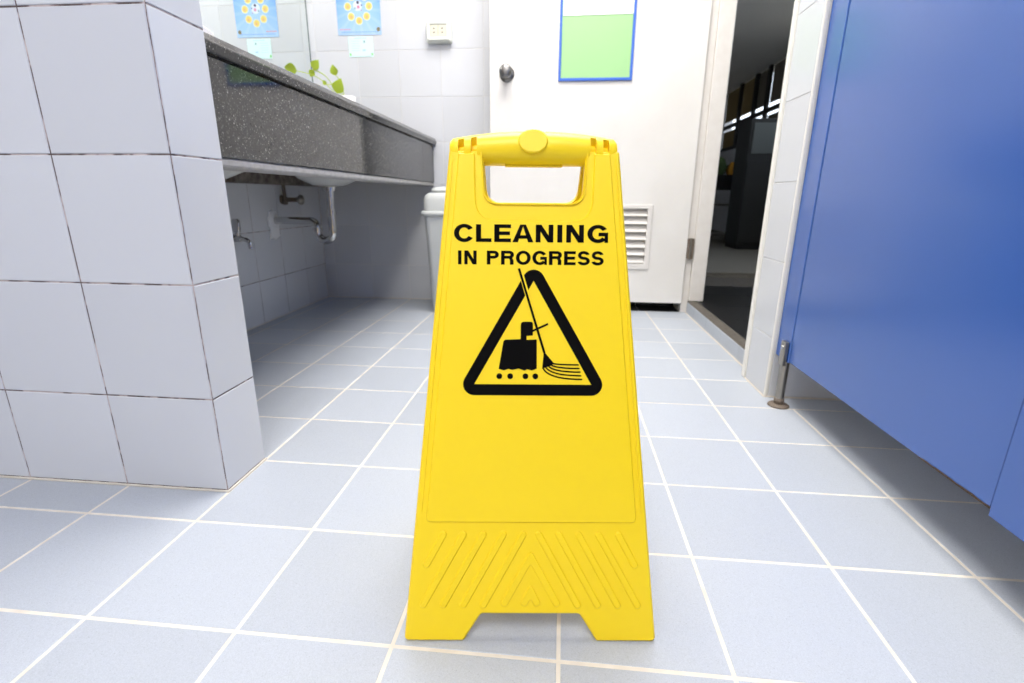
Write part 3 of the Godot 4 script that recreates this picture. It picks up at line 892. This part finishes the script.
func make_leaf(t: Node3D, called: String, printed: bool) -> Node3D:
	var H := 0.5875
	var outline := rounded([Vector2(-half_w(0), 0), Vector2(-0.0815, 0), Vector2(-0.0600, 0.0342), Vector2(0.0600, 0.0342), Vector2(0.0815, 0), Vector2(half_w(0), 0), Vector2(half_w(H), H), Vector2(0.0598, H), Vector2(0.0560, 0.528), Vector2(-0.0560, 0.528), Vector2(-0.0598, H), Vector2(-half_w(H), H)],
		[0.006, 0.003, 0.006, 0.006, 0.003, 0.006, 0.003, 0.002, 0.018, 0.018, 0.002, 0.003], 8)
	var leaf := obj(called, extrude(outline, [], -0.011, 0.0, 0.0022), M.yellow, t)
	var w0a := half_w(0.148) - 0.0128
	var w1a := half_w(0.584) - 0.0110
	var panel := rounded([Vector2(-w0a, 0.1485), Vector2(w0a, 0.1485), Vector2(w1a, 0.584), Vector2(0.0690, 0.584), Vector2(0.0670, 0.5068), Vector2(-0.0670, 0.5068), Vector2(-0.0690, 0.584), Vector2(-w1a, 0.584)], [0.007, 0.007, 0.002, 0.002, 0.026, 0.026, 0.002, 0.002], 8)
	obj("centre_panel", extrude(panel, [], 0.0001, 0.0022, 0.0014), M.yellow, leaf)
	var u := rounded([Vector2(-0.0625, 0.585), Vector2(-0.0590, 0.5252), Vector2(0.0590, 0.5252), Vector2(0.0625, 0.585), Vector2(0.0606, 0.585), Vector2(0.0572, 0.5272), Vector2(-0.0572, 0.5272), Vector2(-0.0606, 0.585)], [0.0, 0.020, 0.020, 0.0, 0.0, 0.018, 0.018, 0.0], 8)
	obj("handle_lip", extrude(u, [], 0.0001, 0.0024, 0.0006), M.yellow, leaf)
	for s in [-1, 1]:
		var st := start()
		var z := 0.0001
		var w0 := half_w(0.16) - 0.0075
		var w1 := half_w(0.57) - 0.0065
		extrude_into(st, PackedVector2Array([Vector2(s * w0, 0.160), Vector2(s * (w0 + 0.0014), 0.160), Vector2(s * (w1 + 0.0014), 0.578), Vector2(s * w1, 0.578)]), [], z, z + 0.0007, 0.0004, false)
		obj("side_bead", done(st), M.yellow, leaf)
	# grip ribs
	for s in [-1.0, 1.0]:
		for k in 5:
			var st := start()
			var top := Vector2(s * (0.1055 - 0.0240 * k), 0.1335)
			var bot := Vector2(s * 0.1255, 0.0965) if k == 0 else Vector2(s * (0.1300 - 0.0243 * (k - 1)), 0.0462)
			rib(st, top, bot)
			obj("rib", done(st), M.yellow, leaf)
	for c in [[0.1065, 0.0335, 0.0450], [0.0645, 0.0092, 0.0455]]:
		var st := start()
		var hw := 0.0044
		var apex := Vector2(0, c[0])
		var a := Vector2(-c[1], c[2])
		var b := Vector2(c[1], c[2])
		var dl := (a - apex).normalized()
		var nl := Vector2(-dl.y, dl.x) * hw            # outer side of the left limb is -nl or nl
		if nl.x > 0: nl = -nl
		var nr := Vector2(-nl.x, nl.y)
		var k := hw / absf(dl.x) * 1.0
		var pts := [apex + Vector2(0, hw / absf(dl.x)), a + nl, a - nl, apex - Vector2(0, hw / absf(dl.x)), b - nr, b + nr]
		extrude_into(st, rounded(pts, [0.005, 0.004, 0.004, 0.001, 0.004, 0.004]), [], 0.0001, 0.0017, 0.0009, false)
		obj("chevron_rib", done(st), M.yellow, leaf)
	if printed: sign_print(leaf)
	return leaf

func ring_sector(st: SurfaceTool, c: Vector2, r: Vector2, tv: float, th: float, a0: float, a1: float, z: float) -> void:
	var n := 22
	for k in n:
		var q := []
		for e in [[k, 0], [k + 1, 0], [k + 1, 1], [k, 1]]:
			var a := deg_to_rad(lerpf(a0, a1, float(e[0]) / n))
			var rr: Vector2 = r - Vector2(tv, th) * float(e[1])
			q.append(Vector3(c.x + rr.x * cos(a), c.y + rr.y * sin(a), z))
		quad(st, q[0], q[1], q[2], q[3])

func flat(st: SurfaceTool, pts: Array, z: float) -> void:
	var p := ccw(PackedVector2Array(pts))
	for k in range(1, p.size() - 1):
		tri(st, Vector3(p[0].x, p[0].y, z), Vector3(p[k].x, p[k].y, z), Vector3(p[k + 1].x, p[k + 1].y, z))

func bar(st: SurfaceTool, x0: float, y0: float, x1: float, y1: float, z: float) -> void:
	flat(st, [Vector2(x0, y0), Vector2(x1, y0), Vector2(x1, y1), Vector2(x0, y1)], z)

# a bold grotesque capital printed at (x, y), w wide and h high
func capital(st: SurfaceTool, ch: String, x: float, y: float, w: float, h: float, tv: float, th: float, z: float) -> void:
	match ch:
		"I": bar(st, x, y, x + w, y + h, z)
		"L":
			bar(st, x, y, x + tv, y + h, z); bar(st, x, y, x + w, y + th, z)
		"E":
			bar(st, x, y, x + tv, y + h, z)
			for f in [0.0, 0.5, 1.0]: bar(st, x, y + (h - th) * f, x + w * (0.94 if f == 0.5 else 1.0), y + (h - th) * f + th, z)
		"N":
			bar(st, x, y, x + tv * 0.93, y + h, z); bar(st, x + w - tv * 0.93, y, x + w, y + h, z)
			flat(st, [Vector2(x, y + h), Vector2(x + tv * 1.08, y + h), Vector2(x + w, y), Vector2(x + w - tv * 1.08, y)], z)
		"A":
			var m := x + w / 2
			flat(st, [Vector2(x, y), Vector2(x + tv * 1.05, y), Vector2(m + tv * 0.12, y + h), Vector2(m - tv * 0.55, y + h)], z)
			flat(st, [Vector2(x + w - tv * 1.05, y), Vector2(x + w, y), Vector2(m + tv * 0.55, y + h), Vector2(m - tv * 0.12, y + h)], z)
			bar(st, x + w * 0.22, y + h * 0.2, x + w * 0.78, y + h * 0.2 + th * 0.95, z)
		"O":
			ring_sector(st, Vector2(x + w / 2, y + h / 2), Vector2(w / 2, h / 2 * 1.03), tv, th, 0, 360, z)
		"C":
			ring_sector(st, Vector2(x + w * 0.52, y + h / 2), Vector2(w * 0.52, h / 2 * 1.03), tv, th, 33, 327, z)
		"G":
			ring_sector(st, Vector2(x + w * 0.51, y + h / 2), Vector2(w * 0.51, h / 2 * 1.03), tv, th, 33, 322, z)
			bar(st, x + w * 0.54, y + h * 0.37, x + w, y + h * 0.37 + th, z)
			bar(st, x + w - tv * 0.68, y, x + w, y + h * 0.42, z)
		"P", "R":
			var ry := h * 0.285
			var c := Vector2(x + w - ry * 1.25, y + h - ry)
			bar(st, x, y, x + tv, y + h, z)
			bar(st, x, y + h - th, c.x, y + h, z)
			bar(st, x, y + h - 2 * ry, c.x, y + h - 2 * ry + th, z)
			ring_sector(st, c, Vector2(ry * 1.25, ry), tv, th, -90, 90, z)
			if ch == "R":
				bar(st, x + w - tv * 1.12, y, x + w - tv * 0.12, y + h * 0.34, z)
				flat(st, [Vector2(x + w - tv * 1.12, y + h * 0.33), Vector2(x + w - tv * 0.12, y + h * 0.33), Vector2(x + w - tv * 0.55, y + h * 0.5), Vector2(x + w - tv * 1.6, y + h * 0.5)], z)
		"S":
			var ry := (h * 1.03 + th) / 4.0
			ring_sector(st, Vector2(x + w / 2, y + h * 1.015 - ry), Vector2(w * 0.475, ry), tv * 0.95, th, 12, 272, z)
			ring_sector(st, Vector2(x + w / 2, y - h * 0.015 + ry), Vector2(w * 0.5, ry), tv * 0.95, th, 192, 452, z)

func lettering(parent: Node3D, words: String, x0: float, x1: float, y0: float, y1: float, z: float) -> void:
	var adv := {"C": 0.72, "L": 0.60, "E": 0.655, "A": 0.70, "N": 0.73, "I": 0.285, "G": 0.775, "P": 0.67, "R": 0.72, "O": 0.775, "S": 0.66, " ": 0.36}
	var ink := {"C": 0.655, "L": 0.515, "E": 0.555, "A": 0.70, "N": 0.585, "I": 0.165, "G": 0.69, "P": 0.57, "R": 0.615, "O": 0.705, "S": 0.585, " ": 0.0}
	var total := 0.0
	for ch in words: total += adv[ch]
	var k := (x1 - x0) / (total - 0.08)
	var st := start()
	var x := x0 - 0.04 * k
	for ch in words:
		if ch != " ": capital(st, ch, x + (adv[ch] - ink[ch]) / 2.0 * k, y0, ink[ch] * k, y1 - y0, 0.172 * k, (y1 - y0) * 0.205, z)
		x += adv[ch] * k
	obj("lettering", done(st), M.ink, parent).set_meta("label", "black capitals reading " + words.to_lower())

func stroke(a: Vector2, b: Vector2, w: float) -> PackedVector2Array:
	var n := (b - a).normalized().orthogonal() * w / 2.0
	return PackedVector2Array([a + n, b + n, b - n, a - n])

func sign_print(leaf: Node3D) -> void:
	var z := 0.00225
	var dx := 0.0003
	lettering(leaf, "CLEANING", -0.0925, 0.0865, 0.4822, 0.5025, z + 0.0002)
	lettering(leaf, "IN PROGRESS", -0.0885, 0.0818, 0.4562, 0.4722, z + 0.0002)
	# triangle
	var R := func(a): return a
	var it := PackedVector2Array([Vector2(0.0, 0.4376), Vector2(-0.0692, 0.3158), Vector2(0.0692, 0.3158)])
	var ot := PackedVector2Array()
	for k in 3:
		for q in 9:
			var base: float = [30.0, 150.0, 270.0][k]
			var an := deg_to_rad(base + 120.0 * q / 8.0)
			ot.append(it[k] + Vector2(cos(an), sin(an)) * 0.0130)
	var sh := func(p: PackedVector2Array) -> PackedVector2Array:
		var o := PackedVector2Array()
		for q in p: o.append(q + Vector2(dx, 0))
		return o
	var tr := obj("warning_triangle", extrude(sh.call(ot), [sh.call(it)], z, z + 0.0003), M.ink, leaf)
	tr.set_meta("label", "black rounded warning triangle outline")
	obj("handle_gap", extrude(stroke(Vector2(-0.0195, 0.456), Vector2(-0.003, 0.402), 0.0052), [], z + 0.00035, z + 0.0005), M.yellow, leaf).position.x = 0.0020
	var st := start()
	extrude_into(st, stroke(Vector2(-0.0190, 0.4512), Vector2(0.0118, 0.3525), 0.0027), [], z + 0.0005, z + 0.0008)
	extrude_into(st, PackedVector2Array([Vector2(0.0112, 0.3545), Vector2(0.0232, 0.3402), Vector2(0.0190, 0.3375), Vector2(0.0092, 0.3340)]), [], z + 0.0001, z + 0.0006)
	for k in 5:
		var f := k / 4.0
		var a := Vector2(0.0222, 0.3402).lerp(Vector2(0.0102, 0.3350), f)
		var e := Vector2(0.0520, 0.3388).lerp(Vector2(0.0562, 0.3216), f)
		var m := Vector2(0.0275, e.y).lerp(Vector2(0.0160, e.y), f)
		var prev := a
		for j in range(1, 11):
			var u := j / 10.0
			var p: Vector2 = a.lerp(m, u).lerp(m.lerp(e, u), u)
			extrude_into(st, stroke(prev, p + (p - prev).normalized() * 0.0003, 0.0016), [], z + 0.0001, z + 0.0005, 0.0, false)
			prev = p
	obj("mop_picture", done(st), M.ink, leaf, Vector3(0.0020, 0.0006, 0)).set_meta("label", "black mop pictogram")
	st = start()
	var body := rounded([Vector2(-0.0163, 0.3675), Vector2(-0.0163, 0.3886), Vector2(-0.0020, 0.3886), Vector2(-0.0020, 0.3725), Vector2(-0.0095, 0.3725), Vector2(-0.0098, 0.3668), Vector2(0.0026, 0.3680), Vector2(0.0029, 0.3335),
		Vector2(-0.003, 0.3312), Vector2(-0.0085, 0.3330), Vector2(-0.0115, 0.3310), Vector2(-0.018, 0.3335), Vector2(-0.0262, 0.3318), Vector2(-0.0305, 0.3332), Vector2(-0.036, 0.3312), Vector2(-0.0420, 0.3330), Vector2(-0.0362, 0.3675)],
		[0.001, 0.004, 0.003, 0.001, 0.001, 0.0015, 0.001, 0.001, 0.002, 0.002, 0.002, 0.002, 0.002, 0.002, 0.002, 0.001, 0.004], 4)
	extrude_into(st, body, [], z, z + 0.0004)
	for x in [-0.0412, -0.0284, -0.0104, 0.0013]:
		extrude_into(st, circle(Vector2(x, 0.3243), 0.0034, 0.0034, 18), [], z, z + 0.0004)
	extrude_into(st, stroke(Vector2(-0.0025, 0.3778), Vector2(0.0156, 0.3862), 0.0023), [], z, z + 0.0004)
	obj("cart_picture", done(st), M.ink, leaf, Vector3(0.0020, 0.0012, 0)).set_meta("label", "black cleaning cart pictogram")

func caution_sign() -> void:
	var t := thing("floor_sign", "yellow folding caution sign with black cleaning lettering on floor", "sign", Vector3(0.7655, 0.0012, -0.0225))
	t.rotation.y = deg_to_rad(5.8)
	var lean := deg_to_rad(13.0)
	var fb := Basis(Vector3.RIGHT, -lean)
	var front := make_leaf(t, "front_leaf", true)
	front.basis = fb
	var hinge: Vector3 = fb * Vector3(0, 0.590, -0.0165)
	var back := make_leaf(t, "back_leaf", false)
	back.transform = Transform3D(Basis(Vector3.UP, PI), Vector3(0, 0, 2.0 * hinge.z)) * Transform3D(fb, Vector3.ZERO)
	# handle bar: grip, hinge knuckles and the pockets between them
	var xs := [-0.0985, -0.0885, -0.0815, -0.0735, -0.0665, 0.0645, 0.0715, 0.0795, 0.0865, 0.0965]
	for i in xs.size() - 1:
		var a: float = xs[i]
		var b: float = xs[i + 1]
		var grip := i == 4
		var pocket := i in [1, 3, 5, 7]
		var n := 24 if grip else 3
		var st := start(not pocket)
		var rings := []
		for k in n + 1:
			var x := lerpf(a, b, float(k) / n)
			var f := 1.0 - pow(absf(x) / 0.0985, 2.0)
			var r := 0.0148 + 0.0047 * f
			if i == 0 and k == 0 or i == 8 and k == n: r *= 0.9
			var cy := r - 0.0150
			var ring := []
			for j in 40:
				var an := TAU * j / 40
				var deg := rad_to_deg(wrapf(an, -PI, PI))
				var rr := r - (0.0095 if pocket and deg > -70.0 and deg < 46.0 else 0.0)
				ring.append(Vector3(x, hinge.y + cy + rr * sin(an), hinge.z + 1.12 * rr * cos(an)))
			rings.append(ring)
		for k in n:
			for j in 40:
				var j2 := (j + 1) % 40
				quad(st, rings[k][j], rings[k + 1][j], rings[k + 1][j2], rings[k][j2])
		st.set_smooth_group(-1)
		if not pocket:
			for j in range(1, 39):
				tri(st, rings[0][0], rings[0][j + 1], rings[0][j])
				tri(st, rings[n][0], rings[n][j], rings[n][j + 1])
		obj("grip" if grip else ("hinge_pocket" if pocket else "hinge_knuckle"), done(st), M.yellow, t)
	obj("hinge_pin", tube([Vector3(-0.095, hinge.y, hinge.z), Vector3(0.093, hinge.y, hinge.z)], 0.0045, 12), M.yellow, t)
	var ov := obj("grip_badge", extrude(circle(Vector2.ZERO, 0.0172, 0.0138, 32), [], -0.006, 0.0016, 0.0014), M.yellow, t)
	ov.transform = Transform3D(Basis(Vector3.RIGHT, -deg_to_rad(16)), Vector3(-0.002, hinge.y + 0.0112, hinge.z + 0.0212))
	obj("grip_underside", box(Vector3(-0.034, hinge.y - 0.0160, hinge.z - 0.008), Vector3(0.034, hinge.y - 0.0140, hinge.z + 0.008), 0.0008), M.yellow, t)

func leaf_blade(size: float) -> ArrayMesh:
	var st := start(true)
	var n := 8
	var L := []
	for k in n + 1:
		var f := float(k) / n
		var w := size * 0.42 * sin(PI * pow(f, 0.75)) + 0.0003
		var y := f * size
		var zc := -0.12 * size * f * f
		L.append([Vector3(-w, y, zc + 0.12 * size * sin(PI * f)), Vector3(0, y, zc), Vector3(w, y, zc + 0.12 * size * sin(PI * f))])
	for th in [0.0, -0.0006]:
		for k in n:
			for j in 2:
				var o := Vector3(0, 0, th)
				if th == 0.0: quad(st, L[k][j] + o, L[k][j + 1] + o, L[k + 1][j + 1] + o, L[k + 1][j] + o)
				else: quad(st, L[k][j] + o, L[k + 1][j] + o, L[k + 1][j + 1] + o, L[k][j + 1] + o)
	return done(st)

func counter_things() -> void:
	# pothos cutting in a white cup
	var b := Vector3(-0.165, 0.7905, -1.83)
	var t := thing("potted_pothos", "trailing green pothos cutting in a white cup on counter", "plant", b)
	obj("cup", lathe([[0, 0], [0.034, 0], [0.034, 0.003], [0.040, 0.145], [0.038, 0.145], [0.035, 0.02], [0, 0.018]], 24), M.white_plastic, t)
	var spots := [[Vector3(-0.018, 0.150, 0.05), 0.062, -25.0, -10.0], [Vector3(-0.030, 0.225, 0.02), 0.042, 12.0, 55.0], [Vector3(-0.075, 0.19, 0.02), 0.022, 40.0, 40.0],
		[Vector3(-0.128, 0.250, 0.02), 0.046, -40.0, 60.0], [Vector3(-0.136, 0.252, 0.0), 0.034, 140.0, 50.0], [Vector3(-0.196, 0.243, 0.03), 0.058, 75.0, 15.0]]
	var heads := [Vector3(0.012, 0.19, 0.01)]
	for i in spots.size():
		var s: Array = spots[i]
		var tip: Vector3 = s[0]
		var root := Vector3(0.0, 0.12, 0) if i < 3 else Vector3(-0.02, 0.13, 0)
		var mid := (root + tip) / 2.0 + Vector3(0, 0.03, 0)
		obj("stem", tube(path([root, mid, tip], 6), 0.0016, 7), M.leaf, t)
		var l := obj("leaf", leaf_blade(s[1]), M.leaf, t, tip)
		l.rotation_degrees = Vector3(15, 0, s[2])
	# soap carton near the pier
	var c := thing("soap_carton", "small pink and white carton on the granite counter", "carton", Vector3(0.010, 0.7905, -0.615))
	c.rotation.y = 0.25
	obj("base", box(Vector3(-0.045, 0, -0.03), Vector3(0.045, 0.040, 0.03), 0.002), M.pink, c)
	obj("lid", box(Vector3(-0.046, 0.0403, -0.031), Vector3(0.046, 0.058, 0.031), 0.003), M.white_plastic, c)
